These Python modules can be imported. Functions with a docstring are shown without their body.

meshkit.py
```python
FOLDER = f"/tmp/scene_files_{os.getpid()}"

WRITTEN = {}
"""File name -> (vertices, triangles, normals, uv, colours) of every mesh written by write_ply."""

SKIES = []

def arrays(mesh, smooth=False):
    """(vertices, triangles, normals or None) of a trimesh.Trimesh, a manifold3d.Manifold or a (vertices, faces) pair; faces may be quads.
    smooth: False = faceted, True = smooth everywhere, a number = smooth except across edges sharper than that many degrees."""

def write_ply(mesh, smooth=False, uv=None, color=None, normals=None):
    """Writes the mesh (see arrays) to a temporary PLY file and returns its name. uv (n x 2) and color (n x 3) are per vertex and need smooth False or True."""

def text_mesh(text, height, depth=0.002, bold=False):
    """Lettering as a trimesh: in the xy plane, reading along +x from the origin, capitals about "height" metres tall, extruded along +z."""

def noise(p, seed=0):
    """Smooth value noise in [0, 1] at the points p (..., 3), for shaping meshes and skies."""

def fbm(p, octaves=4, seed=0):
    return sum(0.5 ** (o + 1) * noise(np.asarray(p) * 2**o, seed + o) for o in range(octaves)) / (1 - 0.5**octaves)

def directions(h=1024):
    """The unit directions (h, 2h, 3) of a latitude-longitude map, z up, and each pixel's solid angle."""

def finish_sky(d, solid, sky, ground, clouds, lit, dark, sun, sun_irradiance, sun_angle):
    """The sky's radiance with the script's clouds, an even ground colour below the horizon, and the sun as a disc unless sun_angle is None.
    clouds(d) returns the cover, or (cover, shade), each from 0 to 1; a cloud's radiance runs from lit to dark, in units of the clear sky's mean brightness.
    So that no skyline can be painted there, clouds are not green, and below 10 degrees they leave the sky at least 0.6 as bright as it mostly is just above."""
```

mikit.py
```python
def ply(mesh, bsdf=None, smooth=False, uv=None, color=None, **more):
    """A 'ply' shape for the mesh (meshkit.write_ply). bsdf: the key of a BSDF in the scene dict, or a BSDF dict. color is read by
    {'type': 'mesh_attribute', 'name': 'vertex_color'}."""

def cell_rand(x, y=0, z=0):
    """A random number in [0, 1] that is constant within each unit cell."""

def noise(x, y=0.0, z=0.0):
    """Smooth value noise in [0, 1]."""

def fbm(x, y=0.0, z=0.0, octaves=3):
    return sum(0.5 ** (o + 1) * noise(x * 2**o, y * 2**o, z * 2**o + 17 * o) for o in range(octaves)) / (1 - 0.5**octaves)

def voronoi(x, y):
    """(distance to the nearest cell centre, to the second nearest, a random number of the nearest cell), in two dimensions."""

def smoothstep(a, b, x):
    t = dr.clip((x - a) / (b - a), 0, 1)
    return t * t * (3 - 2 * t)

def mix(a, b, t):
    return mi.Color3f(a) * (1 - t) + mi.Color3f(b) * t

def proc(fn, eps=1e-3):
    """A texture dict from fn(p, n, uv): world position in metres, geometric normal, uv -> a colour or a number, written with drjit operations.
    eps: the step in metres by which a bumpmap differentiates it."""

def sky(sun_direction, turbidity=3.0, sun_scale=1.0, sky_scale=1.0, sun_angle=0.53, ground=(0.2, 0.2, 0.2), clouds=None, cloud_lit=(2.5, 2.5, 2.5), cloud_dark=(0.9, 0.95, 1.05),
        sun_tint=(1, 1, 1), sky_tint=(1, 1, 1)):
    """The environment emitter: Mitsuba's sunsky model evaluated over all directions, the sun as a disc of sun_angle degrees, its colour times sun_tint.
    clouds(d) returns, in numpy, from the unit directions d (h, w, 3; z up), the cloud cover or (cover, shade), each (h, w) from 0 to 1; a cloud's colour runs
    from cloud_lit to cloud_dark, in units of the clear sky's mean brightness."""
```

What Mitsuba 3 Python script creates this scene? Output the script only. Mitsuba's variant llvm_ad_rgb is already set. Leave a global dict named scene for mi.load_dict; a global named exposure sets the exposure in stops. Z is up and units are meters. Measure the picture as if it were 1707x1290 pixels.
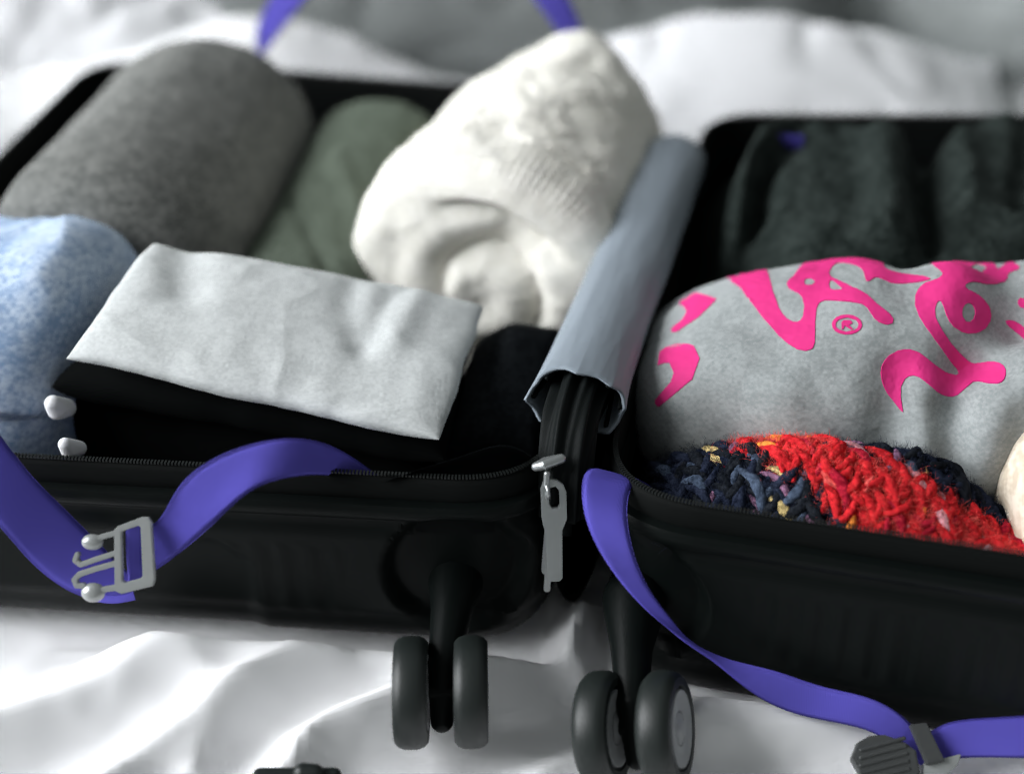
import math, numpy as np, trimesh, mitsuba as mi, drjit as dr
import manifold3d as m3
from shapely.geometry import LineString, Polygon, Point
from shapely.ops import unary_union
import mikit, meshkit
from mikit import proc, ply, noise as tnoise, fbm as tfbm, mix, smoothstep, cell_rand

# ------------------------------------------------------------------ camera, light, exposure
PITCH, CAM_H, FPX = math.radians(33.0), 0.50, 2440.0       # photograph is 1707 px wide
scene, labels = {}, {}
T = mi.ScalarTransform4f
_cp, _sp = math.cos(PITCH), math.sin(PITCH)
scene['camera'] = {'type': 'thinlens', 'fov': math.degrees(2 * math.atan(853.5 / FPX)), 'fov_axis': 'x',
    'aperture_radius': 0.0102, 'focus_distance': 0.672, 'near_clip': 0.02, 'far_clip': 60.0,
    'to_world': T().look_at(origin=[0, 0, CAM_H], target=[0, _cp, CAM_H - _sp], up=[0, 0, 1])}
exposure = 0.0
# a large window to the left of the bed, and the dim light of the rest of the white room
scene['window'] = {'type': 'rectangle', 'to_world': T().look_at(origin=[-2.65, 0.28, 1.55], target=[0, 0.6, 0.1], up=[0, 0, 1]).scale([1.2, 1.05, 1]),
    'emitter': {'type': 'area', 'radiance': {'type': 'rgb', 'value': [11.9, 12.2, 12.5]}}}
labels['window'] = {'label': 'tall bright window to the left of the bed', 'category': 'window'}
scene['room_light'] = {'type': 'constant', 'radiance': {'type': 'rgb', 'value': [0.21, 0.225, 0.225]}}

rng = np.random.default_rng(7)
A_ = np.array

def ray(px, py):
    x, y = (px - 853.5) / FPX, -(py - 645) / FPX
    return A_([x, _cp + y * _sp, -_sp + y * _cp])
def at(px, py, z):
    d = ray(px, py); return A_([0, 0, CAM_H]) + d * (z - CAM_H) / d[2]
def aty(px, py, y):
    d = ray(px, py); return A_([0, 0, CAM_H]) + d * y / d[1]

# ------------------------------------------------------------------ helpers
def nz(p, k, seed=0, octs=3):
    p = np.asarray(p, float)
    return sum(0.5 ** (o + 1) * (meshkit.noise(p * k * 2 ** o, seed + o) * 2 - 1) for o in range(octs)) / (1 - 0.5 ** octs)
def norm(v):
    return v / np.maximum(np.linalg.norm(v, axis=-1, keepdims=True), 1e-12)
def grid_faces(m, n, wrap=False):
    i, j = np.meshgrid(np.arange(m - 1), np.arange(n if wrap else n - 1), indexing='ij')
    j2 = (j + 1) % n
    return np.stack([i * n + j, i * n + j2, (i + 1) * n + j2, (i + 1) * n + j], -1).reshape(-1, 4)
def grid_normals(P, wrap=False):
    if wrap:
        dv = np.roll(P, -1, 1) - np.roll(P, 1, 1)
    else:
        dv = np.gradient(P, axis=1)
    return norm(np.cross(np.gradient(P, axis=0), dv))
def number(key):
    if key not in scene: return key
    k = 1
    while f'{key}_{k:03d}' in scene: k += 1
    return f'{key}_{k:03d}'
def put(key, mesh, bsdf, smooth=True, label=None, cat=None, group=None, kind=None, uv=None, **more):
    key = number(key)
    scene[key] = ply(mesh, bsdf, smooth=smooth, uv=uv, **more)
    tag(key, label, cat, group, kind)
    return key
def tag(key, label=None, cat=None, group=None, kind=None):
    d = {k: v for k, v in dict(label=label, category=cat, group=group, kind=kind).items() if v}
    if d: labels[key] = d
def cat_meshes(ms):
    V, F, o = [], [], 0
    for v, f in ms:
        f = np.asarray(f)
        if f.shape[1] == 4: f = np.vstack([f[:, [0, 1, 2]], f[:, [0, 2, 3]]])
        V.append(v); F.append(f + o); o += len(v)
    return np.vstack(V), np.vstack(F)
def spline(pts, n, closed=False):
    from scipy.interpolate import CubicSpline
    p = np.asarray(pts, float)
    t = np.r_[0, np.cumsum(np.linalg.norm(np.diff(p, axis=0), axis=1) ** 0.5 + 1e-9)]
    return CubicSpline(t, p, bc_type='natural')(np.linspace(0, t[-1], n))
def tube(path, r, sides=8, caps=True):
    p = np.asarray(path, float); n = len(p)
    t = norm(np.gradient(p, axis=0))
    a = np.cross(t[0], [0.31, 0.2, 0.93]); a /= np.linalg.norm(a)
    As = []
    for k in range(n):
        a = a - t[k] * (a @ t[k]); a = a / np.linalg.norm(a); As.append(a)
    As = A_(As); B = np.cross(t, As)
    th = np.arange(sides) * 2 * math.pi / sides
    r = np.broadcast_to(r, (n,))
    V = p[:, None] + r[:, None, None] * (np.cos(th)[None, :, None] * As[:, None] + np.sin(th)[None, :, None] * B[:, None])
    F = grid_faces(n, sides, True)
    V = V.reshape(-1, 3)
    F = np.vstack([F[:, [0, 1, 2]], F[:, [0, 2, 3]]])[:, ::-1]
    if caps:
        k = len(V); V = np.vstack([V, p[0], p[-1]]); i = np.arange(sides); j = (i + 1) % sides
        F = np.vstack([F, np.stack([i, j, i * 0 + k], 1)[:, ::-1][:, ::-1], np.stack([j + (n - 1) * sides, i + (n - 1) * sides, i * 0 + k + 1], 1)])
    return V, F
def hull_spheres(pr_, seg=20):
    s = None
    parts = [m3.Manifold.sphere(r, seg).translate([float(x) for x in c]) for c, r in pr_]
    return m3.Manifold.batch_hull(parts)
def man(m):
    mm = m.to_mesh(); return np.array(mm.vert_properties[:, :3], float), np.array(mm.tri_verts)
def rounded_box(sx, sy, sz, r, seg=12):
    return hull_spheres([((x * (sx / 2 - r), y * (sy / 2 - r), z * (sz / 2 - r)), r) for x in (-1, 1) for y in (-1, 1) for z in (-1, 1)], seg)
def extrude_round(poly, t, r):
    """flat shape with bevelled edges, in the xy plane, centred on z = 0"""
    out = []
    steps = [(-t / 2, -r), (-t / 2 + r * 0.3, -r * 0.3), (-t / 2 + r, 0), (t / 2 - r, 0), (t / 2 - r * 0.3, -r * 0.3), (t / 2, -r)]
    layers = []
    for k in range(len(steps) - 1):
        (z0, o0), (z1, o1) = steps[k], steps[k + 1]
        o = max(o0, o1) if k in (2,) else (o0 + o1) / 2
        g = poly.buffer(o)
        for gg in getattr(g, 'geoms', [g]):
            cs = m3.CrossSection([np.array(gg.exterior.coords)[:-1]] + [np.array(i.coords)[:-1] for i in gg.interiors], m3.FillRule.EvenOdd)
            layers.append(cs.extrude(z1 - z0 + 1e-5).translate([0, 0, z0]))
    return m3.Manifold.batch_boolean(layers, m3.OpType.Add)

def axes(A, B):
    A, B = A_(A, float), A_(B, float)
    t = (B - A) / np.linalg.norm(B - A)
    side = norm(np.cross(t, [0, 0, 1.0])); up = np.cross(side, t)
    return t, side, up
def roll(A, B, ra, rb, lip=0.02, ridges=0.014, depth=0.005, amp=0.003, scale=14, seed=0, ns=140, nt=200, disp=None, taper=(1, 1), spw=2.0, bend=None, lip_b=None, grid_only=False, stretch=0.45, cap_lumps=0.0):
    """a rolled-up garment: generalised cylinder from A (near end) to B with rounded ends whose faces show the spiral of the layers"""
    A, B = A_(A, float), A_(B, float); L = np.linalg.norm(B - A); t, side, up = axes(A, B)
    R = (ra + rb) / 2; lip_b = lip_b or lip
    rows = []                                             # (axial position, radius factor, spiral weight, end sign)
    q = np.linspace(0, 1, 26)
    for f in q: rows.append((None, f * (1 - lip / R), 1, -1))
    for k in np.linspace(0, math.pi / 2, 14)[1:]: rows.append((lip - lip * math.cos(k), 1 - lip / R + lip / R * math.sin(k), 0, -1))
    for s in np.linspace(lip, L - lip_b, ns)[1:-1]: rows.append((s, 1, 0, 0))
    for k in np.linspace(math.pi / 2, 0, 14)[:-1]: rows.append((L - lip_b + lip_b * math.cos(k), 1 - lip_b / R + lip_b / R * math.sin(k), 0, 1))
    for f in q[::-1]: rows.append((None, f * (1 - lip_b / R), 1, 1))
    th = np.arange(nt) * 2 * math.pi / nt
    s = A_([(0 if e < 0 else L) if r[0] is None else r[0] for r in rows for e in [r[3]]])
    f = A_([r[1] for r in rows]); w = A_([r[2] for r in rows], float); e = A_([r[3] for r in rows], float)
    S, TH = np.meshgrid(s, th, indexing='ij'); Fm = np.broadcast_to(f[:, None], S.shape)
    W = np.broadcast_to(w[:, None], S.shape); E = np.broadcast_to(e[:, None], S.shape)
    ph = Fm * R / ridges + TH / (2 * math.pi)
    sp_ = depth * (np.abs(np.sin(math.pi * ph)) ** 0.7 - 0.9) * smoothstep_np(0.02, 0.25, Fm)
    S = S - E * 0 + np.where(W > 0, E * sp_ * smoothstep_np(1 - lip / R, 1 - 1.6 * lip / R, Fm), 0)
    tp = taper[0] + (taper[1] - taper[0]) * S / L
    c, sn = np.cos(TH), np.sin(TH)
    c2, s2 = np.sign(c) * np.abs(c) ** (2 / spw), np.sign(sn) * np.abs(sn) ** (2 / spw)
    C = A + S[..., None] * t
    if bend is not None: C = C + bend(S / L)
    P = C + (Fm * tp)[..., None] * ((ra * c2)[..., None] * side + (rb * s2)[..., None] * up)
    N = norm(c[..., None] * side / ra + sn[..., None] * up / rb)
    loc = np.stack([S * stretch, TH * 0 + R * c, R * sn], -1)
    d = amp * nz(loc, scale, seed, 4) * Fm
    if disp is not None: d = d + disp(S / L, TH, loc) * np.where(W > 0, 0.3 * Fm, 1)
    P = P + d[..., None] * (N * np.where(W > 0, 0.3, 1)[..., None] + t * (E * np.where(W > 0, .7, 0))[..., None])
    if cap_lumps: P = P + (cap_lumps * nz(P, 24, seed + 9, 2) * smoothstep_np(1.0, .7, Fm) * (W > 0))[..., None] * (t + .6 * up)
    uv = np.stack([S, TH * R], -1)
    if grid_only: return P, S / L, TH
    return (P.reshape(-1, 3), grid_faces(*S.shape, True)[:, ::-1]), uv.reshape(-1, 2)
def smoothstep_np(a, b, x):
    t = np.clip((x - a) / (b - a), 0, 1); return t * t * (3 - 2 * t)

def slab(c, t, amp=0.003, scale=12, seed=0, n=120, p=10, edge=0.004, disp=None, sag=0.0):
    """a folded flat garment: corners c = back-left, back-right, front-right, front-left of its TOP face, thickness t, soft folded edges"""
    c = [A_(x, float) for x in c]
    k = np.linspace(0, 1, n); u = (1 - np.cos(math.pi * k)) / 2
    U, V = np.meshgrid(u, u, indexing='ij')               # U left-right, V back-front
    X = ((1 - U) * (1 - V))[..., None] * c[0] + (U * (1 - V))[..., None] * c[1] + (U * V)[..., None] * c[2] + ((1 - U) * V)[..., None] * c[3]
    nrm = grid_normals(X)
    nrm = norm(nrm.mean((0, 1))); nrm = nrm * np.sign(nrm[2])
    X = X + edge * np.stack([nz(X, 22, seed + 5), nz(X, 22, seed + 6), 0 * U], -1)
    # round the plan corners a little
    a, b = 2 * U - 1, 2 * V - 1
    h = np.maximum(0, 1 - np.abs(a) ** p) ** (1 / 2.2) * np.maximum(0, 1 - np.abs(b) ** p) ** (1 / 2.2)
    w = amp * nz(X, scale, seed, 4) + sag * (a * a + b * b)
    if disp is not None: w = w + disp(U, V, X)
    mid = X + nrm * (w - t / 2)[..., None]
    top = mid + nrm * (h * t / 2)[..., None]; bot = mid - nrm * (h * t / 2)[..., None]
    F = grid_faces(n, n)
    flip = np.cross(X[1, 0] - X[0, 0], X[0, 1] - X[0, 0]) @ nrm < 0
    ft, fb = (F[:, ::-1], F) if flip else (F, F[:, ::-1])
    V_ = np.vstack([top.reshape(-1, 3), bot.reshape(-1, 3)])
    F_ = np.vstack([ft, fb + n * n])
    m = trimesh.Trimesh(V_, np.vstack([F_[:, [0, 1, 2]], F_[:, [0, 2, 3]]]), process=False)
    m.merge_vertices(digits_vertex=7)
    return np.array(m.vertices), np.array(m.faces)

def ribbon(e1, e2, thick=0.0013, n=120, bow=0.0):
    """webbing strap between two edge curves (3-D points), a closed band with real thickness; returns mesh and uv"""
    a, b = spline(e1, n), spline(e2, n)
    t = norm(np.gradient((a + b) / 2, axis=0)); w = b - a
    nn = norm(np.cross(t, norm(w)))
    k = 9
    s = np.linspace(0, 1, k)
    P = a[:, None] * (1 - s)[None, :, None] + b[:, None] * s[None, :, None] + nn[:, None] * (bow * (1 - (2 * s - 1) ** 2))[None, :, None]
    e = np.sqrt(np.maximum(0, 1 - np.abs(2 * s - 1) ** 8))
    up, dn = P + nn[:, None] * (thick / 2 * e)[None, :, None], P - nn[:, None] * (thick / 2 * e)[None, :, None]
    ring = np.concatenate([up, dn[:, ::-1][:, 1:-1]], 1)
    L = np.r_[0, np.cumsum(np.linalg.norm(np.diff((a + b) / 2, axis=0), axis=1))]
    sv = np.concatenate([s, s[::-1][1:-1]]) * np.linalg.norm(w, axis=1).mean()
    uv = np.stack([np.broadcast_to(L[:, None], ring.shape[:2]), np.broadcast_to(sv[None], ring.shape[:2])], -1)
    m = ring.shape[1]
    F = grid_faces(n, m, True)[:, ::-1]
    return (ring.reshape(-1, 3), F), uv.reshape(-1, 2)

def plane_frame(o, ex, ey):
    ex, ey = norm(A_(ex, float)), A_(ey, float); ey = norm(ey - ex * (ey @ ex)); ez = np.cross(ex, ey)
    M = np.eye(4); M[:3, 0], M[:3, 1], M[:3, 2], M[:3, 3] = ex, ey, ez, o
    return M
def xf(mesh, M):
    v, f = mesh; return v @ M[:3, :3].T + M[:3, 3], f

# ------------------------------------------------------------------ materials
def mat(name, base, rough=0.8, spec=0.3, sheen=0.0, metallic=0.0, bump=None, bscale=1.0, eps=2e-4, **kw):
    col = base if isinstance(base, dict) else {'type': 'rgb', 'value': list(base)}
    d = {'type': 'principled', 'base_color': col, 'roughness': rough, 'specular': spec, 'metallic': metallic, 'sheen': sheen, **kw}
    if bump is not None:
        d = {'type': 'bumpmap', 'arbitrary': proc(bump, eps), 'scale': bscale, 'bsdf': d}
    scene[name] = {'type': 'twosided', 'bsdf': d}
def heather(a, b, k=900.0, lo=0.35, hi=0.65, k2=90.0):
    def fn(p, n, uv):
        f = tfbm(p.x * k, p.y * k, p.z * k, 2) * 0.6 + tfbm(p.x * k2, p.y * k2, p.z * k2, 3) * 0.4
        return mix(a, b, smoothstep(lo, hi, f))
    return proc(fn)
def fuzz(k=700.0, h=0.0004):
    return lambda p, n, uv: h * tfbm(p.x * k, p.y * k, p.z * k, 2)
mat('m_sheet', (0.78, 0.78, 0.785), 0.85, 0.2)
mat('m_pillow_white', (0.76, 0.76, 0.775), 0.85, 0.2)
mat('m_pillow_grey', heather((0.36, 0.385, 0.38), (0.42, 0.445, 0.44), 600), 0.9, 0.2)
mat('m_cushion_dark', heather((0.115, 0.125, 0.122), (0.145, 0.155, 0.152), 600), 0.9, 0.2)
mat('m_shell', (0.0024, 0.0038, 0.0035), 0.45, 0.11)
mat('m_tape', (0.003, 0.0038, 0.0036), 0.75, 0.1)
mat('m_lining', (0.003, 0.004, 0.004), 0.8, 0.1)
mat('m_teeth', (0.010, 0.012, 0.0115), 0.45, 0.25)
mat('m_rubber', (0.010, 0.0135, 0.0125), 0.45, 0.4)
mat('m_hub', (0.24, 0.25, 0.255), 0.4, 0.5)
mat('m_metal', (0.40, 0.42, 0.42), 0.30, 0.5, metallic=0.8)
mat('m_buckle', (0.36, 0.375, 0.37), 0.3, 0.6, metallic=0.35)
mat('m_buckle_dark', (0.05, 0.053, 0.053), 0.4, 0.5)
mat('m_strap', (0.120, 0.100, 0.58), 0.6, 0.35, sheen=0.3, bump=lambda p, n, uv: 0.00028 * dr.sin(uv.x * 5600 + uv.y * 4200) + 0.00012 * dr.sin(uv.x * 2600 - uv.y * 5200), eps=1e-4)
mat('m_wool', heather((0.085, 0.09, 0.085), (0.215, 0.217, 0.205), 460, 0.24, 0.76, 150), 0.95, 0.1, sheen=0.5, bump=fuzz(900, 0.00035))
mat('m_olive', heather((0.10, 0.122, 0.093), (0.135, 0.162, 0.127), 500), 0.9, 0.15)
mat('m_white_knit', heather((0.77, 0.75, 0.68), (0.83, 0.81, 0.75), 300), 0.95, 0.1, sheen=0.2)
mat('m_tee', heather((0.50, 0.52, 0.515), (0.60, 0.62, 0.615), 700, 0.25, 0.75, 220), 0.9, 0.15, bump=fuzz(800, 0.00018))
mat('m_black', (0.003, 0.0036, 0.0036), 0.9, 0.05)
mat('m_black_blue', heather((0.005, 0.006, 0.0075), (0.010, 0.012, 0.014), 500), 0.85, 0.1)
mat('m_flap', (0.022, 0.026, 0.03), 0.7, 0.25)
mat('m_denim', heather((0.24, 0.35, 0.53), (0.56, 0.65, 0.78), 420, 0.25, 0.75, 45), 0.9, 0.15)
mat('m_dark', heather((0.009, 0.0135, 0.012), (0.027, 0.035, 0.032), 420, 0.3, 0.7), 0.95, 0.1, sheen=0.3, bump=fuzz(380, 0.0009))
mat('m_sweat', heather((0.24, 0.26, 0.26), (0.34, 0.36, 0.36), 700, 0.25, 0.75, 130), 0.9, 0.15, bump=fuzz(320, 0.0004))
mat('m_pink', (0.66, 0.03, 0.20), 0.7, 0.2, bump=fuzz(420, 0.0004))
mat('m_umbrella', (0.21, 0.245, 0.28), 0.55, 0.35)
mat('m_umb_dark', (0.004, 0.0055, 0.0055), 0.65, 0.12)
mat('m_cream', heather((0.62, 0.52, 0.40), (0.78, 0.69, 0.57), 300), 0.95, 0.1, sheen=0.3)
YARN = {'red': (0.56, 0.016, 0.022), 'crimson': (0.40, 0.01, 0.03), 'coral': (0.75, 0.10, 0.09), 'orange': (0.80, 0.24, 0.04), 'rose': (0.62, 0.30, 0.34),
        'navy': (0.012, 0.017, 0.035), 'black': (0.006, 0.008, 0.012), 'mauve': (0.24, 0.12, 0.20), 'slate': (0.05, 0.07, 0.11), 'straw': (0.55, 0.42, 0.18)}
for k_, v_ in YARN.items(): mat('m_yarn_' + k_, heather([x * .55 for x in v_], [min(1, x * 1.35 + .01) for x in v_], 700, .25, .75, 160), 1.0, 0.02, bump=fuzz(1100, 0.0004))

# ------------------------------------------------------------------ bed
FOLDS = [  # px polylines on the sheet (photograph pixels), height, near-side width, far-side width
    ([(1030, 1085), (700, 1100), (470, 1085), (300, 1130), (150, 1190), (-60, 1260)], 0.020, 0.018, 0.020),
    ([(640, 1075), (420, 1175), (300, 1240), (180, 1330)], 0.014, 0.010, 0.022),
    ([(820, 1130), (620, 1200), (520, 1250), (470, 1330)], 0.016, 0.012, 0.012),
    ([(1560, 1215), (1300, 1200), (1160, 1215), (900, 1300)], 0.010, 0.012, 0.014),
    ([(1000, 1050), (900, 1070), (820, 1110)], 0.012, 0.010, 0.012),
    ([(430, 1110), (250, 1130), (120, 1150)], 0.008, 0.007, 0.014),
    ([(560, 1130), (380, 1210), (330, 1290)], 0.009, 0.007, 0.012),
    ([(1707, 1235), (1500, 1215), (1330, 1235), (1180, 1240)], 0.007, 0.008, 0.012),
]
def footprint():
    return [A_([[-.367, .556], [.012, .525], [.105, .975], [-.313, 1.06]]), A_([[.042, .515], [.40, .43], [.48, .91], [.135, .95]])]
def inside(X, Y, q, m=0.0):
    d = np.full(X.shape, 9.0)
    for k in range(4):
        a, b = q[k], q[(k + 1) % 4]; e = (b - a) / np.linalg.norm(b - a)
        d = np.minimum(d, -(X - a[0]) * e[1] + (Y - a[1]) * e[0])
    return d
def sheet_z(X, Y):
    P = np.stack([X, Y, 0 * X], -1)
    Pw = P + 0.02 * np.stack([nz(P, 9, 3), nz(P, 9, 4), 0 * X], -1)
    z = 0.010 * nz(Pw * [1, 1.6, 1], 5, 11, 3) + 0.003 * nz(Pw * [1, 1.8, 1], 22, 12, 2)
    rd = 1 - np.abs(nz(Pw * [1, 1.7, 1], 9, 31, 2)) * 2.0          # small sharp creases
    z = z + .004 * np.clip(rd, 0, 1) ** 2 + .0016 * np.clip(1 - np.abs(nz(Pw, 26, 35, 2)) * 2.2, 0, 1) ** 3
    for pts, h, wn, wf in FOLDS:
        q = spline([at(*p, 0)[:2] for p in pts], 40)
        best, sd = np.full(X.shape, 9.0), np.zeros(X.shape)
        for k in range(len(q) - 1):
            a, b = q[k], q[k + 1]; e = b - a; L2 = e @ e
            tt = np.clip(((X - a[0]) * e[0] + (Y - a[1]) * e[1]) / L2, 0, 1)
            dx, dy = X - a[0] - tt * e[0], Y - a[1] - tt * e[1]
            d = np.hypot(dx, dy); s = np.sign(e[0] * dy - e[1] * dx)
            up = d < best; best = np.where(up, d, best); sd = np.where(up, s, sd)
        w = np.where(sd * np.sign(q[-1][0] - q[0][0]) < 0, wn, wf)
        z = z + 1.35 * h * np.exp(-(best / (1.1 * w)) ** 1.6)
    # behind the suitcase the duvet is heaped up
    z = z + 0.09 * np.exp(-((X + 0.21) / 0.15) ** 2 - ((Y - 1.20) / 0.085) ** 2)
    z = z + 0.09 * np.exp(-((X + 0.62) / 0.22) ** 2 - ((Y - 1.05) / 0.30) ** 2)
    z = z - 0.006 + np.where((np.abs(X) < .3) & (Y < .5), 0.0, 0)
    for q in footprint():
        d = inside(X, Y, q)
        z = np.minimum(z, np.where(d > -0.03, -0.006 + np.maximum(-d, 0) * 1.4, 9))
    return z
gx, gy = np.linspace(-1.25, 1.35, 521), np.r_[np.linspace(0.25, 0.62, 150)[:-1], np.linspace(0.62, 1.95, 260)]
GX, GY = np.meshgrid(gx, gy, indexing='ij')
put('bed_sheet', (np.stack([GX, GY, sheet_z(GX, GY)], -1).reshape(-1, 3), grid_faces(*GX.shape)), 'm_sheet', label='rumpled white cotton bed sheet under the open suitcase', kind='structure')

def pillow(c, half, thick, rot=0, tilt=0, seed=0, amp=0.006, n=110, p=2.6, hp=0.5):
    k = np.linspace(-1, 1, n); u = np.sin(k * math.pi / 2)
    U, V = np.meshgrid(u, u, indexing='ij')
    pin = 1 - 0.06 * (1 - np.abs(V) ** 2) ; pin2 = 1 - 0.06 * (1 - np.abs(U) ** 2)
    h = (np.maximum(0, 1 - np.abs(U) ** p) * np.maximum(0, 1 - np.abs(V) ** p)) ** hp
    out = []
    for sg in (1, -1):
        P = np.stack([U * half[0] * pin, V * half[1] * pin2, sg * h * thick / 2], -1)
        w = amp * nz(P, 9, seed + (sg < 0), 3) * np.sqrt(h) - amp * np.clip(1 - np.abs(nz(P * [1.5, 1, 1], 11, seed + 20, 2)) * 2, 0, 1) ** 2 * np.sqrt(h)
        P[..., 2] += sg * w
        out.append(P)
    V_ = np.vstack([o.reshape(-1, 3) for o in out]); F = grid_faces(n, n)
    F_ = np.vstack([F, F[:, ::-1] + n * n])
    m = trimesh.Trimesh(V_, np.vstack([F_[:, [0, 1, 2]], F_[:, [0, 2, 3]]]), process=False); m.merge_vertices(digits_vertex=7)
    M = trimesh.transformations.euler_matrix(tilt, 0, rot)
    return np.array(m.vertices) @ M[:3, :3].T + A_(c), np.array(m.faces)
put('white_pillow', pillow((.21, 1.17, .014), (.22, .14), .165, -0.10, 0.05, 3, .006, p=2.0, hp=.8), 'm_pillow_white', label='white pillow in the background behind the right half of the suitcase', cat='pillow')
put('grey_cushion', pillow((.62, 1.42, .14), (.56, .22), .22, -0.16, 0.75, 8, 0.012), 'm_pillow_grey', label='mid grey cushion at the back right behind the white pillow', cat='cushion')
put('grey_cushion', pillow((.00, 1.41, .13), (.34, .22), .22, -0.22, 0.75, 9, 0.010), 'm_cushion_dark', label='darker grey cushion at the top behind the white knitted sweater', cat='cushion')
put('pale_pillow', pillow((-.56, 1.36, .06), (.31, .2), .17, 0.30, 0.25, 13, 0.014), 'm_pillow_white', label='white pillow at the back left behind the dark grey rolled sweater', cat='pillow')

# ------------------------------------------------------------------ suitcase
SC = 'suitcase'
tag(SC, 'black hard shell suitcase lying open on the white bed with purple straps', 'suitcase')
def rim_path(c, r, n):
    """rounded quadrilateral through the 3-D rim corners c (counter-clockwise seen from above), sampled evenly; returns points and outward normals"""
    pts = []
    for k in range(4):
        a, b, d = c[k - 1], c[k], c[(k + 1) % 4]
        e1, e2 = norm(a - b), norm(d - b)
        ang = math.acos(np.clip(e1 @ e2, -1, 1)); tl = r / math.tan(ang / 2)
        p1, p2 = b + e1 * tl, b + e2 * tl
        for s in np.linspace(0, 1, 16):
            pts.append((1 - s) ** 2 * p1 + 2 * s * (1 - s) * (b * 0.92 + (p1 + p2) / 2 * 0.08) + s * s * p2)
    pts = A_(pts + [pts[0]])
    L = np.r_[0, np.cumsum(np.linalg.norm(np.diff(pts, axis=0), axis=1))]
    s = np.linspace(0, L[-1], n, endpoint=False)
    P = np.stack([np.interp(s, L, pts[:, k]) for k in range(3)], 1)
    t = norm(np.roll(P, -1, 0) - np.roll(P, 1, 0))
    N = norm(np.stack([t[:, 1], -t[:, 0], 0 * t[:, 0]], 1))
    return P, N, t, s
def loft(P, N, prof, center=None, ribs=None):
    rows = []
    for k, (d, z) in enumerate(prof):
        q = P + N * d + A_([0, 0, z])
        if ribs is not None: q = q + N * ribs(k, z)[:, None]
        rows.append(q)
    V = np.stack(rows)
    F = grid_faces(*V.shape[:2], True)
    V, F = V.reshape(-1, 3), np.vstack([F[:, [0, 1, 2]], F[:, [0, 2, 3]]])
    if center is not None:
        n = len(P); i = np.arange(n); o = (len(prof) - 1) * n
        V = np.vstack([V, center]); F = np.vstack([F, np.stack([o + i, o + (i + 1) % n, i * 0 + len(V) - 1], 1)])
    return V, F
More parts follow.
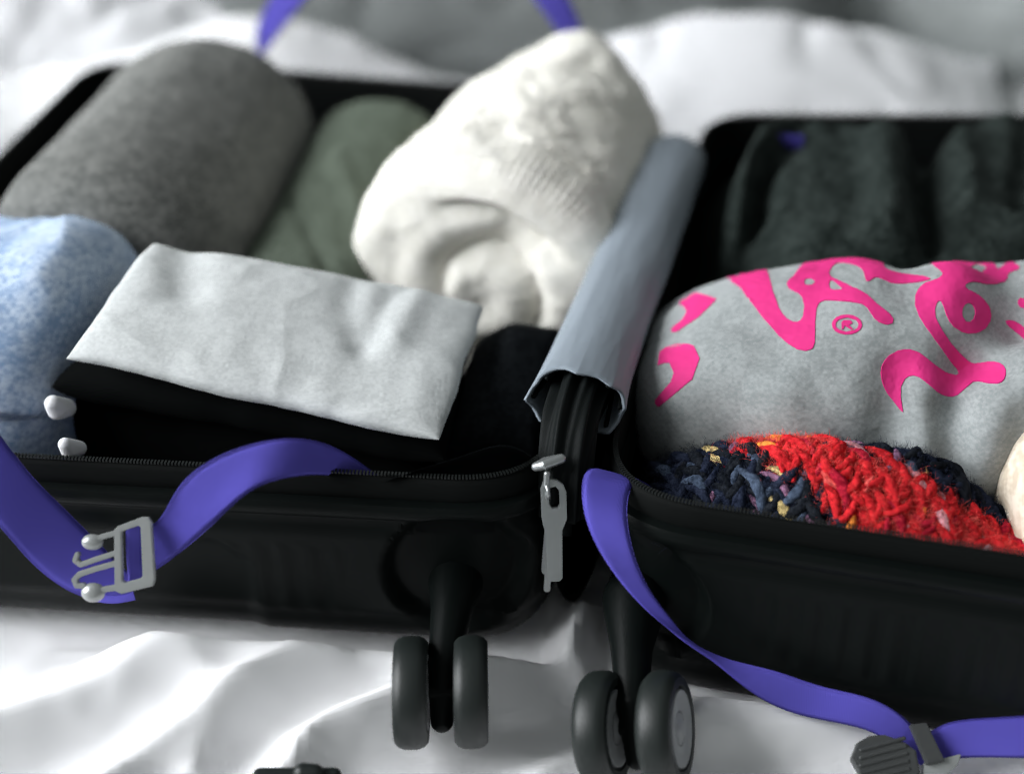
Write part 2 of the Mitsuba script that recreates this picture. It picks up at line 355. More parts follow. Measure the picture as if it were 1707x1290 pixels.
RIMS = [[A_([-.367, .556, .108]), A_([.014, .524, .108]), A_([.105, .975, .108]), A_([-.313, 1.06, .108])],
        [A_([.038, .519, .108]), A_([.40, .428, .107]), A_([.48, .905, .124]), A_([.135, .95, .108])]]
for idx, c in enumerate(RIMS):
    P, N, t, s = rim_path(c, .045, 900)
    side = ['left', 'right'][idx]
    shell_label = f'black ribbed hard shell, {side} half'
    prof = [(0.0005, -.0125), (.0045, -.0135), (.0058, -.016), (.0058, -.019), (.0045, -.0215), (.002, -.0225), (.0012, -.025), (.002, -.029), (.0035, -.032), (.0035, -.036)]
    prof += [(.0035, z) for z in np.linspace(-.038, -.076, 26)] + [(.003, -.080), (.0005, -.083)]
    prof += [(.0005 - .022 * (1 - math.cos(a)), -.083 - .024 * math.sin(a)) for a in np.linspace(.2, math.pi / 2, 8)]
    prof += [(-.04, -.1075)]
    if idx: prof = [(d, z if z > -.037 else -.037 + (z + .037) * 1.18) for d, z in prof]
    pitch = .0125
    rib = smoothstep_np(-.25, .25, np.cos(2 * math.pi * s / pitch)) - .5
    # ribs on part of each face, plain near the corners
    hx, hz = [(-.026, .054), (.056, .050)][idx]
    def ribs(k, z, rib=rib, s=s, P=P):
        g = smoothstep_np(-.038, -.042, z) * smoothstep_np(-.082, -.078, z)
        near = P[:, 1] < .62
        d = np.hypot(P[:, 0] - hx, P[:, 2] + z - hz)          # dished housing round the caster
        dish = smoothstep_np(.036, .029, d) * near
        far = smoothstep_np(.045, .06, np.abs(P[:, 0] - hx))
        x0 = [-.118, .40][idx]                                # shallow sunk panel with a rounded edge
        pan = smoothstep_np(.0, -.012, P[:, 0] - x0 + np.maximum(0, z + .052) * 1.2) * smoothstep_np(-.036, -.044, z) * near if idx == 0 else 0
        return .0007 * g * rib * far * (1 - pan) - .0085 * dish - .003 * pan
    V, F = loft(P, N, prof, np.mean(c, 0) + [0, 0, -.1075], ribs)
    put(SC + '__shell', (V, F), 'm_shell', smooth=35, label=shell_label)
    tape = [(.0004, -.0135), (.0012, -.008), (.0008, -.003), (-.0006, -.0005), (-.0022, -.0012), (-.003, -.006), (-.0032, -.014)]
    put(SC + '__zipper_tape', loft(P, N, tape), 'm_tape')
    lin = [(-.0035, -.013), (-.006, -.05), (-.009, -.09), (-.02, -.098), (-.04, -.100)]
    put(SC + '__lining', loft(P, N, lin, np.mean(c, 0) + [0, 0, -.100]), 'm_lining')
    # zipper teeth: small blocks along the top of the tape
    L = np.linalg.norm(np.roll(P, -1, 0) - P, axis=1).sum()
    nt = int(L / .0016); P2, N2, t2, s2 = rim_path(c, .045, nt)
    box = trimesh.creation.box((.0009, .0024, .0011)); bv, bf = np.array(box.vertices), np.array(box.faces)
    up = np.cross(t2, -N2); 
    V = (P2 + A_([0, 0, .0006]) - N2 * .0012)[:, None] + bv[None, :, :1] * t2[:, None] + bv[None, :, 1:2] * N2[:, None] + bv[None, :, 2:] * A_([0, 0, 1.0])
    put(SC + '__zipper_teeth', (V.reshape(-1, 3), (bf[None] + 8 * np.arange(nt)[:, None, None]).reshape(-1, 3)), 'm_teeth', smooth=False, kind='stuff')
# hinge fabric between the halves
ha, hb = spline([A_([.010, .560, .095]), A_([.058, .75, .095]), A_([.104, .955, .095])], 60), spline([A_([.050, .555, .095]), A_([.092, .74, .095]), A_([.136, .935, .095])], 60)
q = np.linspace(0, 1, 16)
HF = ha[:, None] * (1 - q)[None, :, None] + hb[:, None] * q[None, :, None]; HF[..., 2] -= (.085 * np.sin(math.pi * q) ** 0.8)[None]
HF += .0015 * nz(HF, 60, 4)[..., None]
put(SC + '__hinge_fabric', (HF.reshape(-1, 3), grid_faces(60, 16)), 'm_tape', label='black fabric hinge joining the two halves')
# soft flap of the lining along the front of the left half
fl = spline([at(640, 803, .108), at(700, 782, .112), at(770, 760, .117), at(840, 742, .121), at(885, 760, .113)], 50)
fb = fl + A_([0, .004, -.03]); q = np.linspace(0, 1, 10)
FL = fl[:, None] * (1 - q)[None, :, None] + fb[:, None] * q[None, :, None]; FL[..., 1] += (.02 * np.sin(math.pi * q * .6))[None]
put(SC + '__lining_flap', (FL.reshape(-1, 3), grid_faces(50, 10)), 'm_flap')

# casters
def disc_profile(R, w, sh, hub=False):
    return None
def caster(pos_face, axle, ang, tilt, spread):
    """swivel caster: socket on the end of the shell, fork, two wheels with hubs"""
    M = np.eye(4); ca, sa = math.cos(ang), math.sin(ang)
    M[:3, :3] = A_([[ca, -sa, 0], [sa, ca, 0], [0, 0, 1.0]]) @ A_([[math.cos(tilt), 0, -math.sin(tilt)], [0, 1.0, 0], [math.sin(tilt), 0, math.cos(tilt)]]); M[:3, 3] = axle
    f = M[:3, :3].T @ (A_(pos_face) - A_(axle))
    neck = hull_spheres([(f + [0, .004, 0], .0150), (f * .62 + [0, 0, .003], .0098)], 28) + hull_spheres([(f * .62 + [0, 0, .003], .0098), (f * .15 + [0, 0, .004], .0072)], 28) + hull_spheres([(f * .15 + [0, 0, .004], .0072), ((0, -.006, -.012), .0052)], 24)
    axl = m3.Manifold.cylinder(2 * spread, .003, .003, 20, True).rotate([0, 90, 0])
    v = xf(man(neck + axl), M)
    key = put(SC + '__caster', v, 'm_shell', smooth=40)
    for sgn in (-1, 1):
        R, w = .0248, .0125
        pf = A_([[0, -w / 2 + .001], [.006, -w / 2 + .001], [.007, -w / 2 - .0004], [.0175, -w / 2 + .0008], [.0185, -w / 2 - .0012], [.0220, -w / 2 - .0012], [.0239, -w / 2 + .0006], [R, -w / 2 + .003], [R + .0002, 0], [R, w / 2 - .003], [.0239, w / 2 - .0006], [.0220, w / 2 + .0012], [.0185, w / 2 + .0012], [.0175, w / 2 - .0008], [.007, w / 2 + .0004], [.006, w / 2 - .001], [0, w / 2 - .001]])
        w_ = trimesh.creation.revolve(pf, sections=56); wv = np.array(w_.vertices)[:, [2, 0, 1]]
        put(key + '__wheel', xf((wv + [sgn * spread, 0, 0], np.array(w_.faces)), M), 'm_rubber', smooth=35)
        hp = A_([[0, .0008], [.004, .0008], [.0055, -.0002], [.012, -.0004], [.0145, .0006], [.0166, .0006], [.0168, -.002]])
        hc = trimesh.creation.revolve(hp, sections=48); hv = np.array(hc.vertices)[:, [2, 0, 1]]
        put(key + '__hub_cap', xf((hv + [sgn * spread + w / 2 + .0006, 0, 0], np.array(hc.faces)), M), 'm_hub', smooth=35)
caster((-.026, .541, .044), (-.0315, .474, .030), 0.02, 0, .0133)
caster((.056, .516, .043), (.0535, .456, .026), -0.27, 0.26, .0142)

# zipper sliders with pull tabs, hanging between the halves
sl = at(915, 772, .114)
top = hull_spheres([(sl + A_(o), r) for o, r in [((-.0058, -.001, -.0012), .0021), ((-.002, -.003, .0012), .0022), ((.0055, .0005, .0022), .0022), ((.004, .003, -.001), .002), ((-.002, .004, -.002), .002)]], 22)
top = top + hull_spheres([(sl + [-.0008, -.004, -.003], .0016), (sl + [-.0012, -.0055, -.0085], .0014)], 16)
tr_ = trimesh.creation.torus(.0030, .0010, 36, 14)
top = top + m3.Manifold(m3.Mesh(np.array(tr_.vertices, np.float32), np.array(tr_.faces, np.uint32))).rotate([0, 90, 15]).translate([float(x) for x in sl + A_([-.0010, -.0060, -.0112])])
skey = put(SC + '__zipper_slider', man(top), 'm_metal', smooth=50)
fr = plane_frame(aty(922, 880, .522), (1, 0.06, 0), (0, .28, 1)); S_ = FPX / .665
def loc(px, py): return ((px - 922) / S_, -(py - 880) / S_ / 0.96)
outer = Polygon([loc(*p) for p in [(904, 812), (908, 801), (918, 797), (928, 799), (937, 806), (942, 818), (943, 864), (939, 874), (935, 884), (935, 966), (931, 970), (918, 970), (914, 966), (911, 886), (907, 872), (905, 860)]])
hole = Polygon([loc(*p) for p in [(914, 818), (918, 810), (926, 808), (932, 815), (933, 838), (930, 844), (920, 844), (916, 838)]])
tabp = outer.buffer(.0006).difference(hole)
put(skey + '__pull_tab', xf(man(extrude_round(tabp, .0028, .0009)), fr), 'm_metal', smooth=40)
fr2 = plane_frame(aty(913, 968, .530), (1, -.25, 0), (0.03, .2, 1))
t2 = LineString([(-.0005, .006), (0, .045)]).buffer(.0028).union(LineString([(0, -.004), (0, .008)]).buffer(.0016)).union(Point(0, .005).buffer(.0024))
put(skey + '__pull_tab', xf(man(extrude_round(t2, .0018, .0004)), fr2), 'm_metal', smooth=40)

# straps
def strap(e1, e2, label, n=140, bow=0.0):
    (m, uv) = ribbon([aty(*p) for p in e1], [aty(*p) for p in e2], n=n, bow=bow)
    return put(SC + '__strap', m, 'm_strap', uv=uv, label=label)
s1 = strap([(-60, 640, .530), (-25, 690, .527), (15, 745, .526), (60, 800, .527), (110, 850, .528), (165, 905, .526), (215, 955, .519)],
           [(-150, 730, .518), (-90, 790, .514), (-10, 868, .511), (40, 925, .511), (90, 970, .510), (150, 998, .509), (218, 1000, .511)], 'purple webbing hanging from the left end to the buckle')
s2 = strap([(236, 880, .513), (262, 868, .512), (295, 815, .513), (345, 770, .516), (410, 742, .520), (480, 730, .524), (545, 740, .533), (600, 770, .541), (648, 806, .548)],
           [(240, 960, .512), (268, 945, .509), (320, 905, .507), (370, 860, .507), (430, 812, .510), (490, 795, .518), (535, 792, .529), (580, 800, .541), (622, 815, .548)], 'purple webbing arching from the buckle over the zip')
s3 = strap([(1000, 788, .548), (980, 782, .532), (970, 810, .520), (975, 860, .512), (1000, 920, .500), (1060, 1000, .490), (1130, 1060, .484), (1200, 1112, .480), (1262, 1160, .476), (1330, 1190, .472), (1400, 1205, .466), (1455, 1221, .462), (1500, 1248, .458), (1535, 1275, .456)],
           [(1090, 815, .545), (1058, 804, .528), (1046, 840, .517), (1051, 900, .504), (1076, 970, .494), (1118, 1030, .488), (1165, 1078, .487), (1230, 1102, .486), (1300, 1120, .482), (1370, 1143, .478), (1440, 1160, .472), (1495, 1186, .467), (1528, 1218, .463), (1552, 1250, .460)], 'purple webbing twisting down the front of the right half', n=200)
s4 = strap([(1545, 1222, .462), (1575, 1206, .464), (1620, 1197, .466), (1707, 1191, .467), (1800, 1180, .470)],
           [(1560, 1275, .452), (1585, 1266, .453), (1630, 1262, .453), (1707, 1263, .452), (1800, 1262, .452)], 'purple webbing running from the dark buckle to the right edge')
# strap loops standing up behind the left half
s5 = strap([(430, 95, 1.035), (428, 50, 1.045), (455, -10, 1.06), (500, -80, 1.08), (560, -150, 1.1)],
           [(436, 98, 1.03), (470, 50, 1.04), (520, -12, 1.055), (570, -80, 1.075), (620, -150, 1.1)], 'purple strap behind the dark grey rolled sweater')
s6 = strap([(985, 160, .97), (950, 90, .985), (920, 40, 1.0), (885, -8, 1.015), (830, -80, 1.04), (770, -150, 1.06)],
           [(1010, 160, .97), (993, 105, .985), (975, 60, 1.0), (945, -8, 1.015), (890, -80, 1.04), (830, -150, 1.06)], 'purple strap behind the white knitted sweater')
pb = at(1310, 236, .126)
put(SC + '__strap', man(rounded_box(.022, .003, .010, .0012).rotate([20, 0, -10]).translate([float(x) for x in pb])), 'm_strap', label='short purple strap end inside the right half', smooth=40)

# male half of the side-release buckle
S_ = FPX / .655
def bl(px, py): return ((px - 200) / S_, -(py - 935) / S_)
def stroke(pts, r): return LineString([bl(*p) for p in pts]).buffer(r / S_)
fo = Polygon([bl(*p) for p in [(193, 884), (198, 879), (236, 864), (246, 864), (250, 870), (257, 962), (254, 973), (204, 986), (195, 982)]]).buffer(.0006)
fh = Polygon([bl(*p) for p in [(204, 886), (230, 876), (234, 878), (238, 958), (234, 963), (210, 969), (206, 966)]])
bk = unary_union([fo.difference(fh), stroke([(195, 921), (165, 931), (137, 941), (128, 934), (131, 925)], 4.6), stroke([(195, 938), (160, 948), (135, 957), (127, 966), (131, 975), (142, 976)], 4.8),
      stroke([(195, 888), (168, 896), (150, 906)], 4.5), stroke([(197, 978), (172, 982), (150, 988)], 5.0)])
fr = plane_frame(aty(200, 935, .500), (1, .02, -.03), (0, .62, 1))
bm = extrude_round(bk, .0042, .0010)
bm = bm + m3.Manifold.sphere(.0036, 24).scale([1.35, 1, .9]).translate([*bl(155, 904), 0]) + m3.Manifold.sphere(.0044, 24).scale([1.2, 1, .9]).translate([*bl(157, 987), 0])
put(s2 + '__buckle', xf(man(bm), fr), 'm_buckle', smooth=40, label='grey plastic prong half of a side-release buckle')
# webbing seen through the buckle's slot and its loose end below
lm, luv = ribbon([aty(209, 880, .5065), aty(210, 925, .505), aty(214, 975, .505)], [aty(238, 872, .5095), aty(236, 920, .508), aty(239, 965, .508)], n=30)
put(s2 + '__slot_loop', lm, 'm_strap', uv=luv)
lm, luv = ribbon([aty(150, 985, .506), aty(185, 992, .505), aty(222, 985, .506)], [aty(155, 1002, .505), aty(190, 1006, .503), aty(226, 1000, .504)], n=30)
put(s2 + '__loose_end', lm, 'm_strap', uv=luv)

# female half of the other buckle, on the right strap
base = at(1490, 1268, .012)
S_ = FPX / .668
def bl2(px, py): return ((px - 1490) / S_, -(py - 1268) / S_)
body = Polygon([bl2(*p) for p in [(1424, 1262), (1436, 1240), (1455, 1231), (1478, 1230), (1508, 1243), (1523, 1256), (1524, 1290), (1480, 1312), (1440, 1300)]]).buffer(.0008)
fr = plane_frame(base, (1, .05, 0), (0, .8, .5))
parts = [extrude_round(body, .007, .0016)]
for k in range(6):
    y0 = 1245 + 12 * k
    parts.append(hull_spheres([((*bl2(1436 - 2 * k, y0 + 6), .0036), .0009), ((*bl2(1508, y0 - 10), .0036), .0009)], 10))
bk2 = put(s4 + '__buckle', xf(man(m3.Manifold.batch_boolean(parts, m3.OpType.Add)), fr), 'm_buckle_dark', smooth=40, label='dark ridged socket half of a buckle lying on the sheet')
bar = extrude_round(Polygon([bl2(*p) for p in [(1523, 1216), (1546, 1214), (1565, 1272), (1540, 1276)]]).buffer(.0006), .004, .001).translate([0, 0, .003]) 
put(bk2 + '__strap_bar', xf(man(bar), fr), 'm_buckle_dark', smooth=40)
lip = extrude_round(Polygon([bl2(*p) for p in [(1538, 1276), (1596, 1264), (1590, 1276), (1570, 1292), (1530, 1306)]]).buffer(.0006), .004, .001)
put(bk2 + '__tongue', xf(man(lip), fr), 'm_buckle', smooth=40)

# small dark clip at the bottom edge
c0 = at(494, 1305, .018)
cl = rounded_box(.038, .014, .008, .003, 16).translate([float(x) for x in c0]) + hull_spheres([(c0 + [.003, .002, .004], .0045), (c0 + [.008, .002, .004], .004)], 20) + rounded_box(.012, .02, .006, .0025, 16).translate([float(x) for x in c0 + A_([-.008, -.004, .001])])
put('plastic_clip', man(cl), 'm_rubber', smooth=40, label='small black plastic clip on the sheet at the bottom edge of the photo', cat='clip')

# ------------------------------------------------------------------ clothes in the left half
def creases(lines):
    """lines: (s0, th0, s1, th1, depth, width) in the roll's own coordinates"""
    def fn(s, th, loc):
        out = np.zeros_like(s)
        for s0, t0, s1, t1, d, w in lines:
            e = A_([s1 - s0, (t1 - t0) * .3]); x, y = s - s0, (th - t0) * .3
            k = np.clip((x * e[0] + y * e[1]) / (e @ e), 0, 1)
            out = out + d * np.exp(-(np.hypot(x - k * e[0], y - k * e[1]) / w) ** 2)
        return out
    return fn
m, uv = roll((-.238, .715, .084), (-.205, 1.005, .086), .076, .076, lip=.05, lip_b=.062, amp=.006, scale=12, seed=21, ns=200, nt=260)
put('wool_roll', m, 'm_wool', label='dark grey woollen sweater rolled up in the back left of the suitcase', cat='sweater')
m, uv = roll((-.135, .70, .058), (-.085, .975, .076), .046, .044, lip=.02, lip_b=.03, amp=.009, scale=15, seed=33, disp=creases([(.15, 1.0, .45, 2.2, -.004, .03), (.3, .8, .6, 1.7, .004, .04)]))
put('olive_roll', m, 'm_olive', label='olive green garment rolled up between the grey and the white sweaters', cat='garment')
def knit(s, th, loc):
    L, R = .27, .078
    row = s * L / .0064 + .25 * np.sin(th * 2)
    col = th * R / .0066 + .5 * np.floor(row)
    st = np.abs(np.sin(math.pi * row)) ** .8 * (.62 + .38 * np.abs(np.sin(math.pi * col)))
    st = st * (.35 + 1.3 * meshkit.noise(np.stack([s * L, th * R, 0 * s], -1) * 60, 3))
    st = .8 * st + .55 * np.abs(nz(np.stack([s * L, th * R, 0 * s], -1), 120, 17, 2))
    body = smoothstep_np(.16, .20, s)
    rib = np.abs(np.sin(math.pi * th * R / .0045)) * np.abs(np.sin(math.pi * s * L / .0045))
    bump = .016 * np.exp(-((s - .9) / .1) ** 2 - ((th - 1.45) / .35) ** 2) - .012 * np.exp(-((s - .95) / .08) ** 2 - ((th - 2.0) / .2) ** 2)
    hem = .004 * smoothstep_np(.20, .17, s)
    return 0.0030 * st * body + (.0010 * rib + hem) * (1 - body) + bump
m, uv = roll((-.022, .735, .088), (.046, .975, .080), .079, .076, lip=.024, lip_b=.055, ridges=.036, depth=.010, cap_lumps=.011, amp=.013, scale=13, seed=43, ns=460, nt=560, disp=knit, stretch=.8)
put('white_knit_roll', m, 'm_white_knit', label='thick white knitted sweater rolled up in the middle of the suitcase', cat='sweater')
def denim_d(s, th, loc):
    t = np.where(th > math.pi, th - 2 * math.pi, th) + .06 * np.sin(s * 7)
    cr = np.clip(1 - np.abs(nz(loc * [1, .7, .7], 16, 77, 2)) * 2.4, 0, 1) ** 2
    return .0045 * cr + .002 * nz(loc * [1, .5, .5], 60, 78, 2) + .009 * smoothstep_np(.46, .50, t) * smoothstep_np(3.0, 2.0, t) + .002 * np.sin(s * 9 + 3 * th)
m, uv = roll((-.46, .715, .080), (-.214, .650, .076), .086, .067, lip=.03, amp=.006, scale=10, seed=51, ns=180, nt=260, disp=denim_d, stretch=1)
put('denim_roll', m, 'm_denim', label='pale blue denim shirt rolled up at the left edge of the photo', cat='shirt')
teec = [at(262, 392, .158), at(805, 492, .128), at(738, 716, .116), at(98, 578, .140)]
def tee_d(U, V, X):
    g = lambda u0, v0, u1, v1, d, w: d * np.exp(-(seg(U * .25, V * .16, u0 * .25, v0 * .16, u1 * .25, v1 * .16) / w) ** 2)
    return g(.10, .06, .2, .4, -.005, .018) + .0008 * np.clip(1 - np.abs(nz(X, 24, 66, 2)) * 2.2, 0, 1) ** 2 + g(.62, .1, .70, .55, -.002, .010) + g(.75, .1, .72, .6, -.002, .009) + g(.82, .05, .80, .5, .002, .010)
def seg(x, y, x0, y0, x1, y1):
    ex, ey = x1 - x0, y1 - y0; k = np.clip(((x - x0) * ex + (y - y0) * ey) / (ex * ex + ey * ey), 0, 1)
    return np.hypot(x - x0 - k * ex, y - y0 - k * ey)
put('grey_tee', slab(teec, .014, amp=.0040, scale=14, seed=64, n=170, disp=tee_d, edge=.005, p=8), 'm_tee', label='light grey T-shirt folded flat on top of the black clothes', cat='T-shirt')
dn = lambda c, dz, dx=0, dy=0: [p + A_([dx, dy, dz]) for p in c]
bc = [at(250, 440, .135), at(800, 520, .108), at(745, 735, .100), at(84, 612, .124)]
put('black_garment', slab(bc, .026, amp=.003, scale=20, seed=71, p=7), 'm_black', label='black garment folded directly under the light grey T-shirt', cat='garment')
bc = [at(235, 480, .10), at(780, 560, .082), at(735, 775, .075), at(58, 640, .102)]
put('black_garment', slab(bc, .06, amp=.004, scale=18, seed=72, p=6), 'm_black', label='lower black folded garment, at the bottom of the stack beside the denim roll', cat='garment')
bc = [at(790, 545, .108), at(950, 515, .108), at(905, 742, .085), at(720, 742, .085)]
put('black_trousers', slab(bc, .05, amp=.005, scale=20, seed=73, p=6, disp=lambda U, V, X: .006 * np.exp(-((U - .45) / .25) ** 2)), 'm_black_blue', label='black trousers folded between the grey T-shirt and the umbrella', cat='trousers')
for (px, py, z, r), lb in zip([(88, 684, .110, .0045), (108, 752, .103, .0036)], ['white cloth edge peeking out between the two black folded garments', 'white cloth edge peeking out under the lower black garment above the zip']):
    p = at(px, py, z)
    v = man(hull_spheres([(p + [0, .002, .0025], r * .9), (p + [.0008, .003, -.002], r), (p + [.004, .008, -.004], r)], 28))
    put('white_cloth', v, 'm_pillow_white', label=lb, cat='cloth')

# ------------------------------------------------------------------ umbrella
def umbrella():
    A, B = at(965, 660, .122), A_([.107, .885, .108]); t, side, up = axes(A, B); L = np.linalg.norm(B - A)
    U = 'folded_umbrella'
    tag(U, 'folded grey umbrella with a scalloped hem lying between the two halves', 'umbrella')
    ns, nt = 120, 192
    s = np.linspace(0, 1, ns); th = np.arange(nt) * 2 * math.pi / nt
    S, TH = np.meshgrid(s, th, indexing='ij')
    sc = np.abs(np.sin(TH * 4))                       # 8 gores: cusps at the rib tips
    r = .0182 + .0014 * np.exp(-S / .06) - .004 * smoothstep_np(.93, 1, S) ** 2
    r = r * (1 + .05 * (1 - sc) * np.exp(-S / .04)) + .0010 * nz(np.stack([S * 2.0, np.cos(TH), np.sin(TH)], -1), 2.2, 8, 4)
    ax = S * L + (.0032 * sc ** 1.3 - .008 + .002 * np.sin(TH * 3 + 1)) * np.exp(-S / .04)
    def surf(r, ax): return A + ax[..., None] * t + (r * np.cos(TH) * 1.16)[..., None] * side + (r * np.sin(TH) * .86)[..., None] * up
    o, i = surf(r, ax), surf(r - .0016, ax + .0004)
    P = np.concatenate([i[::-1], o], 0)
    F = grid_faces(P.shape[0], nt, True)[:, ::-1]
    V = P.reshape(-1, 3); k = np.arange(nt); o_ = (P.shape[0] - 1) * nt
    F = np.vstack([F[:, [0, 1, 2]], F[:, [0, 2, 3]], np.stack([o_ + k, o_ + (k + 1) % nt, k * 0 + len(V)], 1)[:, ::-1]]); V = np.vstack([V, B])
    put(U + '__canopy', (V, F), 'm_umbrella')
    for k in range(8):
        a = (k + .0) * math.pi / 4
        p0 = A - t * .006 + .0176 * (math.cos(a) * 1.16 * side + math.sin(a) * .86 * up)
        p1 = A + t * .05 + .015 * (math.cos(a) * side + math.sin(a) * up)
        put(U + '__rib', tube(spline([p0, (p0 + p1) / 2, p1], 12), .0011), 'm_umb_dark')
    # the dark gathered lining cloth round the shaft, sagging into the gap
    H = A + A_([-.008, -.040, -.040])
    q = spline([A + t * .10 - up * .002, A + t * .03 - up * .002, A - t * .020 - up * .006, H], 44)
    v, f = tube(q, .0145 * np.linspace(1, .72, 44), 96, False)
    n_ = 44; th_ = np.tile(np.arange(96) * 2 * math.pi / 96, n_); c_ = np.repeat(q, 96, 0); k_ = np.repeat(np.linspace(0, 1, n_), 96)
    v = c_ + (v - c_) * (1 + .13 * np.sin(7 * th_ + 3 * k_) + .07 * np.sin(13 * th_ - 5 * k_))[:, None] * (1 - .06 * nz(np.stack([np.cos(th_), np.sin(th_), k_ * 3], -1), 2, 3))[:, None]
    put(U + '__inner_cloth', (v, f), 'm_umb_dark')
    put(U + '__shaft', tube(spline([A + t * .12, A + t * .06, A, H + A_([0, -.004, -.008])], 20), .004, 16), 'm_umb_dark')
umbrella()

# ------------------------------------------------------------------ clothes in the right half
def dark_sweater():
    """one crumpled garment: a draped surface with ridges, a curled-over fold and deep valleys between them"""
    x, y = np.linspace(.105, .52, 260), np.linspace(.675, .93, 200)
    X, Y = np.meshgrid(x, y, indexing='ij'); P = np.stack([X, Y, 0 * X], -1)
    Xw, Yw = X + .006 * nz(P, 18, 1), Y + .006 * nz(P, 18, 2)
    z = .102 + .008 * smoothstep_np(.12, .17, X) + .020 * smoothstep_np(.2, .4, X) * smoothstep_np(.68, .78, Y)
    def line(pts):
        q = spline([at(*p, .10)[:2] for p in pts], 30) if len(pts) > 2 else A_([at(*p, .10)[:2] for p in pts])
        d = np.full(X.shape, 9.0)
        for k in range(len(q) - 1): d = np.minimum(d, seg(Xw, Yw, *q[k], *q[k + 1]))
        return d
    for pts, h, w, e in [
        ([(1205, 425), (1223, 375), (1258, 325), (1297, 281), (1322, 250)], .034, .0100, 2.5), ([(1300, 345), (1283, 415)], .016, .009, 2),
        ([(1266, 400), (1285, 330)], -.016, .010, 2), ([(1395, 460), (1410, 300)], .022, .036, 4), ([(1345, 285), (1445, 195)], .018, .010, 2),
        ([(1405, 280), (1480, 225), (1560, 190)], .010, .012, 2), ([(1430, 225), (1500, 205)], -.012, .010, 2), ([(1470, 300), (1475, 470)], .014, .016, 3),
        ([(1528, 460), (1530, 310), (1570, 255), (1620, 195)], -.014, .009, 2), ([(1640, 470), (1650, 220)], .016, .038, 4), ([(1600, 420), (1585, 300)], .010, .010, 2), ([(1690, 420), (1720, 200)], -.012, .010, 2)]:
        z = z + h * np.exp(-(line(pts) / w) ** e)
    z = z + .004 * nz(P, 34, 7) + .0015 * nz(P, 110, 8)
    ed = np.minimum(np.minimum(X - .105, .52 - X), np.minimum(Y - .675, .93 - Y))
    z = z - .075 * smoothstep_np(.05, 0, ed) ** 1.5 - .034 * smoothstep_np(.84, .93, Y) * smoothstep_np(.34, .26, X)
    return np.stack([X, Y, z], -1).reshape(-1, 3), grid_faces(260, 200)
put('dark_sweater', dark_sweater(), 'm_dark', label='very dark green-grey woolly sweater bundled at the back of the right half', cat='sweater')
def sweat_d(s, th, loc):
    t = np.where(th > math.pi, th - 2 * math.pi, th)
    out = np.zeros_like(s)
    for s0, t0, s1, t1, d, w in [(.285, .75, .28, -.6, -.007, .012), (.315, .55, .33, -.6, .004, .010), (.345, .5, .345, -.6, -.006, .009), (.38, .6, .375, -.6, .005, .012), (.42, .5, .42, -.6, -.004, .009),
            (.41, 1.25, .36, .85, -.012, .020), (.36, .85, .345, .5, -.008, .014), (.405, 1.9, .415, 1.3, -.013, .020), (.53, .45, .55, -.6, .010, .022), (.49, .5, .485, -.6, -.005, .016), (.60, .7, .58, -.6, -.010, .014), (.66, .6, .64, -.6, .008, .018),
            (.10, .3, .16, -.3, -.005, .016), (.17, .5, .22, -.4, .003, .014), (.30, 1.5, .5, 1.55, .004, .03), (.06, .9, .05, .1, .004, .02)]:
        out = out + d * np.exp(-(seg(s * .44, t * .077, s0 * .44, t0 * .077, s1 * .44, t1 * .077) / w) ** 2)
    return out - .017 * smoothstep_np(.25, .03, s) * smoothstep_np(.3, 1.2, t) * smoothstep_np(3.0, 2.2, t) - .006 * np.exp(-((s - .295) / .03) ** 2) * smoothstep_np(.8, 1.5, t)
SW = dict(A=(.066, .648, .088), B=(.50, .565, .098), ra=.080, rb=.078, lip=.055, lip_b=.04, taper=(.86, 1.03), amp=.007, scale=13, seed=91, ns=340, nt=340, stretch=1.1, disp=sweat_d)
m, uv = roll(**SW)
SWEAT = 'printed_sweatshirt'
tag(SWEAT, 'grey sweatshirt with bright pink script lettering rolled up in the right half', 'sweatshirt')
put(SWEAT + '__body', m, 'm_sweat')
